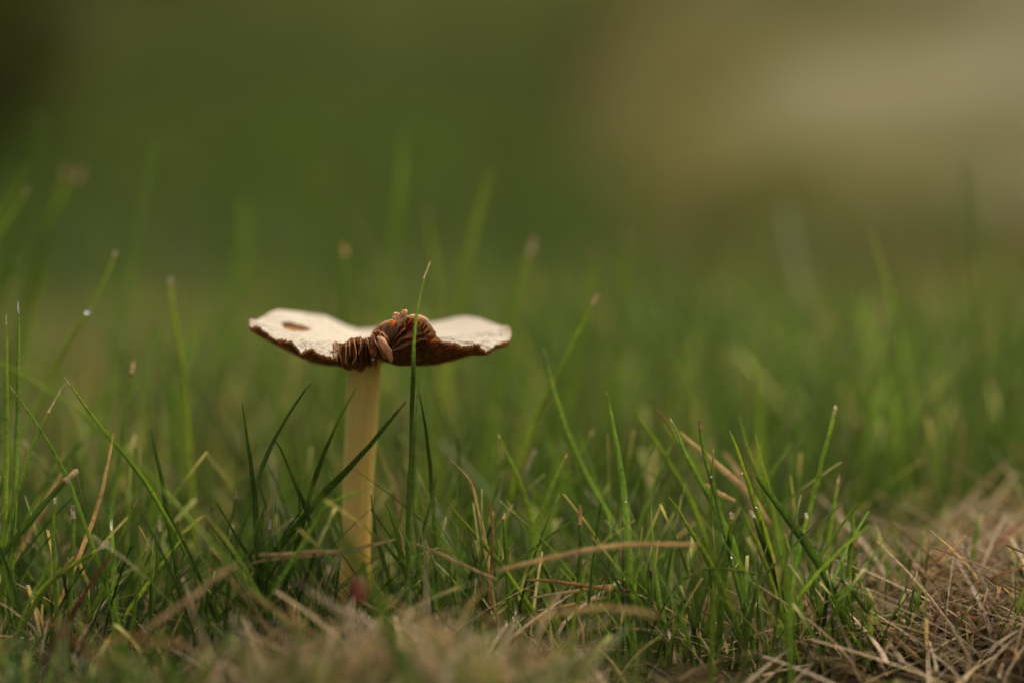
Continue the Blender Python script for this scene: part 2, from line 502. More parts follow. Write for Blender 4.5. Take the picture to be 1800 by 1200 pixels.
# ------------------------------------------------------------------ mushroom
def make_mushroom():
    root = bpy.data.objects.new('mushroom', None)
    COL.objects.link(root)
    base = at(622, 1120, 0)
    root.location = (0, 0, 0)
    tag(root, 'cream mushroom with torn upturned cap and brown gills on a pale yellow stem', 'mushroom')
    # rim of the cap, once round: photograph pixel and depth in mm
    RIM = [(438, 567, -1), (441, 571, -3), (450, 574, -5), (463, 583, -8), (480, 590, -11), (498, 597, -14), (512, 604, -16), (524, 613, -17.5), (533, 617, -18), (543, 615, -18.5),
           (555, 618, -19), (569, 620, -19.5), (576, 627, -19.8), (582, 629, -19.8), (586, 624, -19.2), (585, 611, -17.5), (589, 603, -16),
           (599, 600, -15.5), (611, 598, -15), (626, 596.5, -14), (640, 594, -12.5), (651, 587, -11), (657, 581, -10.5), (671, 571, -11.5), (690, 562, -13),
           (703, 560, -14.5), (716, 557, -15.5), (735, 556.5, -16.5), (747, 562, -17.5), (757, 575, -18), (768, 588, -18.5), (781, 597, -18.8), (796, 604, -18.5), (806, 605, -18),
           (825, 603.5, -16.5), (832, 606, -16), (845, 608, -14.5), (856, 613, -13), (868, 609, -11), (882, 604, -8), (892, 597, -4.5), (897, 588, 0), (896, 579, 4), (889, 575, 9), (872, 567, 14),
           (843, 561.5, 18.5), (806, 559, 22), (768, 563, 24), (730, 568, 25), (690, 575, 25.5), (650, 577, 25.5), (614, 575, 24.5), (585, 565, 23), (560, 553, 21), (535, 546, 18.5), (500, 547, 15.5),
           (474, 551, 11), (454, 558, 6), (442, 562, 2.5)]
    R = [np.array(at(*p)) for p in RIM]
    NA, NR = 520, 84
    n = len(R)
    Q = []
    seglen = [np.linalg.norm(R[(i + 1) % n] - R[i]) for i in range(n)]
    cum = np.concatenate([[0], np.cumsum(seglen)])
    fpos = []
    for s in np.linspace(0, cum[-1], NA, endpoint=False):
        i = min(int(np.searchsorted(cum, s, side='right')) - 1, n - 1)
        t = (s - cum[i]) / seglen[i]
        a, b, c, d = R[(i - 1) % n], R[i], R[(i + 1) % n], R[(i + 2) % n]
        Q.append(.5 * (2 * b + (c - a) * t + (2 * a - 5 * b + 4 * c - d) * t * t + (3 * b - a - 3 * c + d) * t ** 3))
        fpos.append(i + t)
    Q = np.array(Q); fpos = np.array(fpos)
    front = (fpos > 2) & (fpos < 42)
    jag = rng.normal(0, 1, NA)
    jag = (jag + .6 * np.roll(jag, 1)) * .00011
    C = np.array(at(654, 603, 1.5))
    # raggedness of the rim on the near side
    def smooth(A, k):
        ker = np.hanning(2 * k + 3)[1:-1]; ker /= ker.sum()
        E = np.concatenate([A[-k:], A, A[:k]])
        return np.stack([np.convolve(E[:, a], ker, 'valid') for a in range(3)], -1)
    wide = smooth(Q, 26)
    backw = np.clip((fpos - 40) / 3, 0, 1) * np.clip((n - .5 - fpos) / 1.5, 0, 1)
    Q = Q * (1 - backw[:, None]) + smooth(Q, 18) * backw[:, None]
    dirs = Q - C; dirs /= np.linalg.norm(dirs, axis=1)[:, None]
    Q = Q + dirs * (jag * np.where(front, 1, .3))[:, None]
    Q[:, 2] += rng.normal(0, .00006, NA) * front
    tear = (fpos > 15.2) & (fpos < 24.5)
    curl = (fpos > 24) & (fpos < 32)

    def surf(i, t):
        """Top of the cap along rim sample i at fraction t."""
        e = min(1, max(0, (t - .70) / .30)); e = e * e * (3 - 2 * e)
        P = wide[i] * (1 - e) + Q[i] * e
        p = C + (P - C) * t
        h = P[2] - C[2]
        g = t ** 1.55
        fp = fpos[i]
        z = C[2] + h * g
        # rounded shoulder just inside the near rim
        if 2 < fp < 15.5:
            z += .0016 * math.sin(math.pi * (fp - 2) / 13.5) * math.sin(math.pi * t) ** 1.2 * t
        if 30.5 < fp < 42:
            k = math.sin(math.pi * (fp - 30.5) / 11.5) ** 2
            z += .0021 * k * math.sin(math.pi * t) * t
        z += .00035 * math.sin(fp * 1.9 + 3 * t) * t * t
        return np.array((p[0], p[1], z))

    verts = np.zeros((NA, NR, 3)); ts = np.linspace(.02, 1, NR) ** .8
    for i in range(NA):
        for j, t in enumerate(ts):
            verts[i, j] = surf(i, t)
    # wrinkles and small scales, strongest towards the near rim
    for i in range(NA):
        amp = .00034 if front[i] else .00010
        for j, t in enumerate(ts):
            if t < .3: continue
            q = verts[i, j]
            w = mnoise.noise(Vector((fpos[i] * 3.2, t * 9, 1.3))) + .7 * mnoise.noise(Vector((q[0] * 1500, q[1] * 1500, 4.2))) + .5 * mnoise.noise(Vector((q[0] * 4200, q[1] * 4200, 9)))
            verts[i, j, 2] += amp * w * min(1, (t - .3) / .5)
    # the hole in the left lobe
    best = None
    proj = np.zeros((NA, NR, 2))
    for i in range(NA):
        for j in range(NR):
            proj[i, j] = project(verts[i, j])
    dd = (proj[:, :, 0] - 519) ** 2 + (proj[:, :, 1] - 575) ** 2
    dd[verts[:, :, 1] > .012] = 1e9
    i0, j0 = np.unravel_index(np.argmin(dd), dd.shape)
    hc = verts[i0, j0].copy()
    HX, HY = .0023, .0030                       # half-size in plan
    dx = (verts[:, :, 0] - hc[0]) / HX; dyv = (verts[:, :, 1] - hc[1]) / HY
    ang = np.arctan2(dyv, dx)
    rho = np.sqrt(dx ** 2 + dyv ** 2) / (1 + .14 * np.sin(2 * ang + 1.1) + .10 * np.sin(3 * ang + .5) + .07 * np.sin(7 * ang))
    gone = rho < .84
    push = (rho >= .84) & (rho < 1)
    scale = np.where(push, 1 / np.maximum(rho, 1e-6), 1)
    verts[:, :, 0] = hc[0] + (verts[:, :, 0] - hc[0]) * scale
    verts[:, :, 1] = hc[1] + (verts[:, :, 1] - hc[1]) * scale

    V = [tuple(v) for v in verts.reshape(-1, 3)]
    F = []
    for i in range(NA):
        k = (i + 1) % NA
        for j in range(NR - 1):
            if gone[i, j] or gone[k, j] or gone[i, j + 1] or gone[k, j + 1]: continue
            F.append((i * NR + j, i * NR + j + 1, k * NR + j + 1, k * NR + j))
    V.append(tuple(C)); ci = len(V) - 1
    F += [(ci, i * NR, ((i + 1) % NA) * NR) for i in range(NA)]
    cols = [(t, fpos[i] / n, 0, 1) for i in range(NA) for t in ts] + [(0, 0, 0, 1)]
    cap = link_mesh('cap', V, F, M_CAP, parent=root, cols=cols)
    cap.data.materials.append(M_FLESH)
    bm = bmesh.new(); bm.from_mesh(cap.data)
    bmesh.ops.recalc_face_normals(bm, faces=bm.faces)
    if sum(f.normal.z for f in bm.faces) < 0: bmesh.ops.reverse_faces(bm, faces=bm.faces)
    loose = [v for v in bm.verts if not v.link_faces]
    bmesh.ops.delete(bm, geom=loose, context='VERTS')
    bm.to_mesh(cap.data); bm.free()
    so = cap.modifiers.new('flesh', 'SOLIDIFY'); so.thickness = .00032; so.offset = -1; so.material_offset = 1; so.material_offset_rim = 1

    # gills: thin upright plates from the stem to the rim, each a mesh of its own
    NG = 168
    m = 18
    for gidx in range(NG):
        s = (gidx + random.uniform(-.28, .28)) / NG
        i = int(s * NA) % NA
        torn = tear[i]
        t0, t1 = .16, (1.0 if not torn else random.uniform(.93, 1.1))
        if random.random() < .25 and not torn: t0 = random.uniform(.35, .55)
        Dm = .0034 * random.uniform(.88, 1.12)
        if torn: Dm = .0040 * random.uniform(.8, 1.08)
        tv = np.linspace(t0, t1, m)
        P = Q[i] - C; radial = np.array((P[0], P[1], 0)); radial /= np.linalg.norm(radial)
        side = np.array((-radial[1], radial[0], 0))
        ph = random.uniform(0, 6.28); wa = random.uniform(.00006, .0002)
        th = random.uniform(.00007, .00012)
        hd = hc[:2] - C[:2]; ac = np.dot(hd, radial[:2])
        near_hole = ac > 0 and np.linalg.norm(hd - ac * radial[:2]) < HX * 1.5
        rows = []
        for q, t in enumerate(tv):
            sp = surf(i, min(t, 1.0)) if t <= 1 else surf(i, 1.0) + (surf(i, 1.0) - surf(i, .95)) * (t - 1) / .05 * .6
            if torn:
                k = min(1, .8 + .25 * math.sin(t * 9 + ph))
                if t > .97: k *= max(.55, 1 - (t - .97) * 4)
            else:
                k = min(1, max(0, (1 - t) / .5)) ** .75
                k = max(k, .05)
            if t < .35: k *= .72 + .28 * max(0, (t - .16) / .19)
            if t0 > .3: k *= min(1, .1 + (t - t0) / .15)
            depth = Dm * k
            if curl[i]: depth *= .9
            top = sp - np.array((0, 0, .0004 if not near_hole else (.00032 if gidx % 3 == 0 else .0013)))
            lean = side * wa * math.sin(t * 11 + ph)
            lean2 = side * (wa * 1.6 * math.sin(t * 8 + ph + 1.2) + depth * .06 * math.sin(ph * 3))
            mid = top - np.array((0, 0, depth * .55)) + lean * 1.4 * -1
            bot = top - np.array((0, 0, depth + .0002)) + lean2
            rows.append((top + side * th, mid + side * th, bot + side * th * .6, bot - side * th * .6, mid - side * th, top - side * th))
        v = [p for r in rows for p in r]; kk = 6
        f = [(a * kk + b, a * kk + (b + 1) % kk, (a + 1) * kk + (b + 1) % kk, (a + 1) * kk + b) for a in range(m - 1) for b in range(kk)]
        f += [tuple(range(kk))[::-1], tuple((m - 1) * kk + b for b in range(kk))]
        link_mesh('gill', v, f, M_PALE if near_hole else M_GILL, parent=root)  # gills under the hole coloured paler, painting the light let in

    # stem
    path = [(642, 612, 29), (640, 640, 29), (638, 690, 29), (634, 760, 28), (629, 840, 27), (626, 920, 26), (624, 990, 26), (622, 1060, 27.5), (621, 1130, 30), (621, 1165, 31)]
    cen = spline([at(p[0], p[1], .5) for p in path], 60)
    rad = np.interp(np.linspace(0, 1, 60), np.linspace(0, 1, len(path)), [p[2] for p in path]) * PX * .5
    v, ns = [], 40
    for a in range(60):
        for b in range(ns):
            an = 2 * math.pi * b / ns
            r = rad[a] * (1 + .025 * math.sin(an * 3 + a * .04) + .012 * math.sin(an * 11 + a * .1) + .02 * mnoise.noise(Vector((math.cos(an) * 2, math.sin(an) * 2, a * .12))))
            v.append(cen[a] + np.array((math.cos(an) * r, math.sin(an) * r, 0)))
    f = [(a * ns + b, (a + 1) * ns + b, (a + 1) * ns + (b + 1) % ns, a * ns + (b + 1) % ns) for a in range(59) for b in range(ns)]
    f += [tuple(range(ns)), tuple(59 * ns + b for b in range(ns))[::-1]]
    link_mesh('stem', v, f, M_STEM, parent=root)

    # torn pieces of flesh at the split
    def shred(name, pts, radii, flat=.45, mat=M_SHRED, seed=0):
        nn = 16
        S = spline([at(*p) for p in pts], nn)
        rr = np.interp(np.linspace(0, 1, nn), np.linspace(0, 1, len(radii)), radii) * PX * .48
        tan = np.gradient(S, axis=0); v = []
        for a in range(nn):
            t = Vector(tan[a]).normalized()
            s = t.cross(Vector((0, -1, 0)));
            s = s.normalized() if s.length > 1e-6 else Vector((1, 0, 0))
            u = s.cross(t)
            for b in range(14):
                an = 2 * math.pi * b / 14
                k = 1 + .45 * mnoise.noise(Vector((math.cos(an) * 1.6 + seed, math.sin(an) * 1.6, a * .45 + seed)))
                v.append(Vector(S[a]) + s * math.cos(an) * rr[a] * k + u * math.sin(an) * rr[a] * flat * k)
        f = [(a * 14 + b, (a + 1) * 14 + b, (a + 1) * 14 + (b + 1) % 14, a * 14 + (b + 1) % 14) for a in range(nn - 1) for b in range(14)]
        f += [tuple(range(14)), tuple((nn - 1) * 14 + b for b in range(14))[::-1]]
        return link_mesh(name, v, f, mat, parent=root)

    def frill(name, outline, y, mat=M_SHRED, thick=.00025, seed=1):
        """A small crumpled flake: a fan of the outline with depth and thickness."""
        c = np.mean(np.array(outline), axis=0)
        rings = 5; k = len(outline) * 3
        dense = []
        for a in range(k):
            q = a / 3; i = int(q); t = q - i
            p, r = np.array(outline[i]), np.array(outline[(i + 1) % len(outline)])
            dense.append(p * (1 - t) + r * t)
        v = []
        for r in range(rings + 1):
            for d in dense:
                p = c + (d - c) * (r / rings)
                dz = 9 * mnoise.noise(Vector((p[0] * .16, p[1] * .16, seed))) * (r / rings)
                v.append(at(p[0] + random.uniform(-.4, .4), p[1] + random.uniform(-.4, .4), y + dz * .14))
        f = [(r * k + a, r * k + (a + 1) % k, (r + 1) * k + (a + 1) % k, (r + 1) * k + a) for r in range(rings) for a in range(k)]
        o = link_mesh(name, v, f, mat, parent=root)
        so = o.modifiers.new('body', 'SOLIDIFY'); so.thickness = thick; so.offset = 0
        return o

    fl = frill('torn_flake', [(689, 556), (692, 551), (698, 549), (702, 551), (705, 553), (708, 560), (706, 568), (703, 575), (700, 570), (697, 563), (691, 561)], -16.5, seed=2)
    tag(fl, 'pale crumpled flake standing up on the torn edge')
    fl2 = frill('torn_flake', [(705, 548), (708, 545), (713, 544.5), (716, 548), (714, 552), (715, 557), (711, 559), (707, 565), (704, 568), (705, 560), (707, 553)], -17, seed=5)
    sh = shred('flesh_strip', [(664, 592, -17), (669, 597, -17.5), (675, 605, -18), (680, 613, -18), (685, 625, -17.5), (687, 637, -16.5)], [2, 6, 7, 7, 5, 2], flat=.9, mat=M_STRIP, seed=3)
    tag(sh, 'pinkish strip of torn flesh hanging in the split')
    for pts, rr in [([(712, 558, -15.3), (724, 556.5, -16), (736, 557, -16.7), (747, 562, -17.6), (757, 574, -18.2), (766, 585, -18.7)], [1.5, 3.2, 3.6, 3.4, 3, 1.5]),
                    ([(656, 582, -10.8), (664, 576, -11.2), (672, 571, -11.8), (681, 566, -12.5), (690, 562, -13.2)], [1.5, 3, 3, 2.4, 1.5])]:
        tag(shred('flesh_strip', pts, rr, flat=.9, seed=7), 'pale torn edge along the curled rim')
    # folded gill sheets seen in the split, fanning out to the right and left of it
    def fold(pts_top, pts_bot, mat=M_GILL):
        nn = 14
        A = spline([at(*p) for p in pts_top], nn); B = spline([at(*p) for p in pts_bot], nn)
        v, mrow = [], 5
        for a in range(nn):
            for b in range(mrow):
                t = b / (mrow - 1)
                p = A[a] * (1 - t) + B[a] * t
                p = p + np.array((0, .0006 * math.sin(t * 5 + a * .5), .00012 * math.sin(a * 1.3 + t * 4)))
                v.append(p)
        f = [(a * mrow + b, (a + 1) * mrow + b, (a + 1) * mrow + b + 1, a * mrow + b + 1) for a in range(nn - 1) for b in range(mrow - 1)]
        o = link_mesh('gill', v, f, mat, parent=root)
        so = o.modifiers.new('body', 'SOLIDIFY'); so.thickness = .00016; so.offset = 0
        return o
    fold([(660, 581, -12), (674, 572, -12.5), (690, 564, -13.5), (699, 566, -14)], [(684, 606, -14), (687, 602, -14.5), (694, 592, -15), (701, 578, -15.5)])
    fold([(688, 606, -15), (696, 594, -16), (706, 584, -17), (712, 577, -17.5)], [(691, 600, -13), (699, 588, -14), (707, 577, -15), (713, 570, -16)])
    fold([(689, 612, -16), (704, 600, -17), (722, 592, -18), (742, 586, -18.5)], [(692, 604, -14), (706, 591, -15), (722, 582, -16), (742, 575, -17)])
    fold([(690, 616, -16.5), (708, 611, -17.5), (728, 602, -18.5), (752, 595, -18.6)], [(694, 608, -14), (710, 600, -15), (728, 592, -16), (750, 585, -17)])
    for (xa, ya, xb, yb, xc, yc) in [(657, 584, 668, 603, 677, 630), (660, 583, 672, 594, 682, 606), (663, 582, 676, 590, 684, 602)]:
        fold([(xa, ya, -15), (xb, yb, -16.5), (xc, yc, -16)], [(xa + 4, ya - 2, -11), (xb + 5, yb - 3, -12), (xc + 4, yc - 3, -12)])
    fold([(648, 594, -14), (650, 606, -14.5), (651, 622, -14)], [(659, 592, -14.5), (662, 607, -15.5), (661, 629, -15)])
    # threads of torn skin, and pale strands added as the lit gill edges
    for pts in ([(538, 611, -19), (536, 616, -19.3), (530, 622, -19)], [(474, 588, -10), (473, 590, -11), (472, 594, -11)], [(608, 599, -16), (608, 618, -17), (607, 640, -16.5)],
                [(622, 597, -15.5), (625, 612, -16.5), (626, 626, -16.5), (619, 639, -16)], [(634, 596, -14.5), (634, 610, -15.5), (630, 622, -15)], [(595, 602, -16.5), (596, 618, -17.5), (601, 636, -17.5)],
                [(614, 598, -15.5), (614.5, 612, -16.5), (615, 626, -16)], [(645, 593, -14), (647, 604, -15), (650, 616, -15)], [(653, 585, -13), (660, 600, -16), (669, 616, -17), (675, 629, -16.5)]):
        shred('thread_or_lit_edge', pts, [1.0, .9, .6], flat=1, mat=M_THREAD, seed=random.random() * 9)


make_mushroom()

# ------------------------------------------------------------------ single blades and straws seen in the photograph
TT = ('T',)
B = []          # label, Y, width px, tint, tip, points from tip to base


def b(label, Y, w, tint, tip, *pts, **kw):
    hero('grass_blade', 'grass blade', label, Y, w, tint, tip, pts, group='grass blades round the mushroom', **kw)


def s(label, Y, w, tint, *pts, **kw):
    kw.setdefault('mat', M_STRAW); kw.setdefault('point', .45)
    hero('dry_straw', 'straw', label, Y, w, tint, None, pts, group='dry straws among the grass', **kw)


# before the cap and stem; dark tint paints the cap's shade into blades
b('tall green blade with tan tip crossing right in front of the cap', -24, 8.5, 'G', ('T', 34), (757, 459), (746, 492), (736, 540), (729, 600), (729, 650), (726, 760), (722, 900), dy=4)
b('bluish green blade tip rising just below the blade that crosses the cap', -26, 8, 'B', None, (737, 667), (734, 720), (731, 790), (724, 880), (720, 950))
b('slim dark blade leaning right, behind the foot of the cap-crossing blade', -14, 9, 'D', None, (737, 690), (746, 740), (754, 800), (758, 860))
b('thick dark blade with frayed brown tip slanting across the stem', -25, 13, 'D', ('K', 24), (716, 702), (698, 724), (650, 780), (605, 828), (565, 868), (530, 910), dy=3)
b('dark blade tip ending on the left edge of the stem, below the cap', -24, 9, 'D', None, (626, 681), (606, 718), (585, 760), (565, 805), (550, 842), (535, 900))
b('arching blade with curled brown tip under the left half of the cap', -12, 9, 'G', ('K', 22), (549, 672), (536, 687), (510, 725), (490, 758), (468, 800), (440, 880))
b('dark blade leaning right into the foot of the stem, with sharp tip', -22, 9, 'D', None, (483, 773), (497, 796), (515, 838), (532, 880), (548, 930), (565, 1010))
b('upright dark blade with small yellow tip, left of the leaning dark blade', -20, 9, 'D', ('Y', 6), (425, 707), (431, 750), (438, 810), (446, 880), (452, 960))
b('broad blurred pale blade close to the lens, crossing the stem foot', -92, 34, 'D', None, (505, 815), (560, 890), (615, 970), (665, 1060), (700, 1150), point=.5)
b('faint green blade lying across the lower stem, well out of focus', -40, 8, 'G', None, (655, 855), (620, 868), (570, 890), (540, 940))
# right of the cap
b('tall blade with pale worn tip leaning left, first right of the cap', 4, 11, 'B', ('P', 26, 1), (953, 611), (962, 645), (976, 690), (1000, 760), (1040, 850), (1085, 930))
b('tall blade with tan tip leaning right above the pale-tipped blade', 12, 9, 'Y', ('T', 18, 1), (1050, 519), (1038, 545), (1015, 590), (985, 650), (945, 730), (910, 830), (895, 910))
b('crisp bluish blade with pointed tip, alone in the gap right of the mushroom', -21, 12, 'B', ('P', 8), (1065, 686), (1074, 732), (1087, 795), (1099, 870), (1105, 950), (1110, 1030))
b('yellow green blade leaning left behind the crisp bluish blade', 6, 11, 'Y', None, (1112, 720), (1130, 745), (1158, 785), (1190, 840), (1218, 890), (1240, 950))
b('blade with long brown tip just left of the tuft of sharp blades', -4, 10, 'G', ('K', 26), (1154, 718), (1172, 742), (1195, 780), (1225, 830), (1262, 900), (1290, 970))
b('sharp blade with tiny white tip leaning left in the right tuft', -15, 10, 'G', ('W', 8), (1178, 735), (1190, 757), (1207, 800), (1232, 845), (1262, 900), (1290, 960), (1310, 1050))
b('upright blade with squared orange tip, tallest stub of the right tuft', -21, 10, 'G', ('O', 15, 1), (1230, 740), (1233, 775), (1241, 810), (1251, 845), (1262, 880), (1280, 950))
b('thin dark blade crossing the orange-tipped stub from the right', -22, 8, 'D', ('T', 6), (1254, 788), (1253, 830), (1251, 880), (1250, 960), (1252, 1060))
b('long leaning blade with beads of dew in the right tuft', -18, 11, 'Y', None, (1282, 756), (1294, 785), (1310, 830), (1326, 878), (1343, 930), (1365, 1010))
b('soft green blade behind the dewy leaning blade', -3, 9, 'G', ('P', 6), (1299, 730), (1308, 765), (1322, 810), (1340, 850), (1352, 880), (1370, 960))
b('slender upright blade between the dewy blade and the long dark blade', -8, 8, 'G', None, (1327, 762), (1336, 800), (1345, 835), (1352, 862), (1365, 930))
b('long thick dark blade slanting down to the right over dry straw', -20, 15, 'D', None, (1330, 838), (1362, 880), (1398, 930), (1432, 985), (1462, 1045), (1492, 1112), point=.4)
b('tall blade leaning right with pale dot tip, beside the dry tussock', -12, 9, 'G', ('W', 6, 1), (1470, 713), (1462, 745), (1447, 800), (1433, 860), (1420, 915), (1402, 970), (1392, 1020))
b('short bright blade with chipped white tip at foot of the tall right-leaning blade', -20, 9, 'B', ('W', 9, 1), (1418, 902), (1412, 930), (1402, 965), (1394, 1000), (1385, 1050))
b('blurred blade with curled straw-coloured tip behind the right tuft', 26, 10, 'G', ('T', 22), (1412, 768), (1403, 776), (1396, 810), (1386, 850), (1375, 910))
b('blade with a brown joint below its tip, between tuft and dry tussock', -6, 8, 'G', ('T', 16), (1475, 834), (1469, 862), (1464, 890), (1456, 935), (1449, 985))
b('tall thin blade with pointed tip standing over the dry tussock', -20, 9, 'G', None, (1503, 881), (1499, 930), (1494, 1000), (1490, 1070), (1486, 1140))
b('thick blurred blade with brown tip beside the thin pointed one', -4, 11, 'D', ('O', 22, 1), (1504, 938), (1502, 985), (1499, 1030), (1494, 1090), (1490, 1140))
b('stubby thick blade with square white cut tip before the dry straw', -25, 12, 'B', ('W', 9, 1), (1493, 1019), (1482, 1048), (1468, 1085), (1455, 1130), (1445, 1170))
b('lone short blade with twisted pale tip in the dry straw', -24, 11, 'B', ('P', 14), (1533, 1068), (1535, 1090), (1533, 1120), (1528, 1150), (1524, 1180))
b('bright crisp blade slanting right, lowest one on left of the tuft', -22, 10, 'Y', None, (1174, 871), (1192, 895), (1215, 932), (1240, 970), (1265, 1015), (1290, 1075))
b('dark stub with jagged pale cut end in the middle of the tuft', -22, 11, 'D', ('T', 11, 1), (1288, 901), (1284, 930), (1279, 970), (1272, 1020), (1266, 1080))
b('short bright blade with fine tip right of the jagged stub', -23, 9, 'Y', None, (1306, 895), (1316, 922), (1332, 960), (1348, 1000), (1362, 1040))
b('dark stub with bent white end, right of the jagged stub', -21, 10, 'D', ('W', 16, 1), (1318, 896), (1328, 915), (1338, 945), (1352, 985), (1366, 1030))
b('short dark stub with round pale end, behind the bent white one', -19, 8, 'D', ('W', 7, 1), (1337, 911), (1345, 935), (1355, 965), (1368, 1010))
b('small upright blade with needle tip left of the bright crisp blade', -22, 8, 'B', None, (1144, 887), (1146, 920), (1148, 965), (1155, 1015), (1166, 1075))
b('broad blurred blade with dewy tip at left of the needle-tipped blade', -2, 9, 'B', ('W', 8), (1170, 898), (1150, 925), (1128, 960), (1108, 1010))
b('dark blade close to the lens at the foot of the tuft', -50, 12, 'D', None, (1262, 900), (1262, 960), (1258, 1030), (1254, 1120), (1252, 1200))
b('green blade close to the lens between tuft and dry straw', -46, 14, 'G', None, (1364, 900), (1376, 960), (1386, 1020), (1392, 1090), (1394, 1180))
# middle front
b('crisp bright blade slanting right amid straw, right of the stem', -23, 9, 'Y', None, (782, 876), (800, 898), (830, 935), (862, 970), (895, 1010), (930, 1060))
b('pale upright blade just right of the stem', -18, 9, 'B', None, (767, 837), (762, 870), (753, 910), (744, 955), (738, 1000))
b('short stub with square tan end in front of the straw, centre', -22, 9, 'D', ('T', 10, 1), (886, 903), (887, 930), (890, 970), (895, 1030))
b('upright blade with long brown broken tip right of the square stub', -21, 8, 'D', ('O', 36, 1), (1020, 886), (1020, 925), (1018, 970), (1014, 1040), (1012, 1090))
b('leaning blade whose tip points up right, behind the broken-tipped blade', -8, 11, 'G', ('T', 8), (997, 797), (980, 832), (962, 875), (945, 925), (935, 980))
b('green blade leaning left behind the straw, centre', -4, 11, 'G', ('T', 6), (876, 763), (893, 800), (912, 845), (930, 895), (945, 950), (960, 1010))
b('blade with dull blurred tip beyond the leaning blades', 10, 10, 'G', ('T', 14), (1045, 752), (1030, 778), (1010, 812), (988, 850), (970, 900))
b('low bright blade bent like a knee, centre front', -24, 8, 'Y', None, (1030, 996), (1024, 1015), (1018, 1040), (1010, 1080))
b('thin green blade right of the stem foot with reddish tip', -21, 7, 'Y', ('O', 12), (711, 872), (708, 900), (700, 940), (708, 985), (722, 1030))
b('short blade with orange tip nearest the right side of the stem', -20, 7, 'G', ('O', 10), (675, 879), (686, 905), (697, 935), (706, 970))
b('curved green blade at the right foot of the stem', -22, 8, 'G', None, (652, 868), (656, 900), (660, 940), (668, 970), (678, 1000))
# left
b('tall bright blade with white tip at the left border of the view', -14, 9, 'Y', ('W', 18), (11, 552), (12, 580), (12, 650), (11, 740), (9, 830), (7, 930))
b('bluish upright blade with pale tip, second from the left border', -14, 10, 'B', ('W', 22), (31, 530), (33, 552), (32, 620), (32, 720), (28, 830), (24, 950))
b('leaning blade with tan tip crossing the bluish upright blade', -18, 9, 'G', ('T', 18), (17, 677), (28, 692), (52, 725), (75, 760), (100, 802), (125, 850), (150, 920))
b('long yellow green blade with tan tip leaning left, left of the mushroom', -19, 9, 'Y', ('T', 18), (112, 662), (125, 678), (160, 728), (192, 770), (222, 805), (255, 850), (290, 910))
b('straight blade whose brown upper half leans right', -19, 8, 'G', ('T', 58), (113, 674), (97, 700), (80, 732), (66, 765), (50, 800), (35, 850))
b('dark blade with pale tan tip slanting up right, lower left', -22, 12, 'D', ('T', 32, 1), (137, 824), (112, 848), (85, 878), (55, 915), (20, 955), (-10, 990))
b('bright green stub with white cut tip slanting up right, lower left', -24, 9, 'Y', ('W', 18, 1), (192, 951), (172, 966), (140, 985), (108, 1008), (72, 1036), (50, 1080))
b('blade with tan and dewy tip in the gap left of the mushroom', 2, 9, 'G', ('T', 20, 1), (235, 636), (231, 665), (227, 705), (220, 750), (213, 800))
b('tall soft blade with pale tip, left of the cap', 26, 13, 'Y', ('W', 9, 1), (299, 488), (303, 530), (311, 590), (320, 650), (326, 720), (330, 780))
b('tall soft blade leaning right and carrying a dew drop', 20, 12, 'Y', ('W', 8, 1), (204, 442), (192, 475), (175, 510), (155, 545), (128, 585), (105, 630))
b('blurred blade with dull tip between the tall soft blades', 38, 13, 'G', ('T', 16), (262, 551), (268, 580), (280, 625), (300, 690), (310, 760))
b('short dark blade with pale dot tip left of the upright dark blade', -8, 9, 'D', ('P', 6), (263, 748), (272, 785), (282, 830), (290, 880))
b('wide pale blade lying diagonally close to the lens at left', -46, 9, 'G', None, (-10, 632), (60, 668), (130, 715), (190, 765), (240, 810), (280, 850), dy=-4, point=.8)
b('short stub with ivory tip standing left of centre, near the front', -22, 8, 'B', ('W', 20, 1), (196, 913), (198, 940), (199, 980), (201, 1040))
b('yellowish stub with blunt cream tip near the left straw', -21, 8, 'Y', ('W', 12, 1), (97, 874), (97, 900), (95, 950), (98, 1000))
b('stub with ragged tan tip between the two cream-tipped stubs', -20, 9, 'G', ('T', 24, 1), (127, 888), (128, 915), (126, 960), (124, 1010))
b('thin blade with yellow tan tip leaning right, left of the ivory stub', -19, 8, 'Y', ('T', 18), (243, 874), (234, 892), (222, 920), (208, 955))
b('stub with brown tip in front of the dark grass, left', -21, 7, 'G', ('T', 22, 1), (280, 912), (280, 935), (277, 970), (272, 1010))
b('thin blade with dewy tip leaning right in dark grass', -22, 7, 'Y', ('W', 6, 1), (323, 945), (305, 965), (288, 988), (272, 1010))
b('blade with small tan tip leaning right at left front', -22, 7, 'G', ('T', 26), (263, 942), (256, 965), (248, 1000), (240, 1040))
b('short dark leaning blade with needle tip left of the stem', -21, 7, 'D', None, (377, 879), (390, 900), (405, 925), (420, 950))
b('blurred green blade rising from dark grass to the left of the stem', -6, 9, 'G', ('T', 14), (416, 862), (410, 900), (400, 935), (385, 980))
b('green blade with bright white tip near the straw, left of the stem', -21, 8, 'B', ('W', 18, 1), (474, 912), (474, 940), (473, 970), (472, 1010))
b('pale streaked blade leaning right beside the stem foot', -23, 10, 'P', ('P', 20), (560, 928), (554, 950), (548, 980), (538, 1020), (532, 1060))
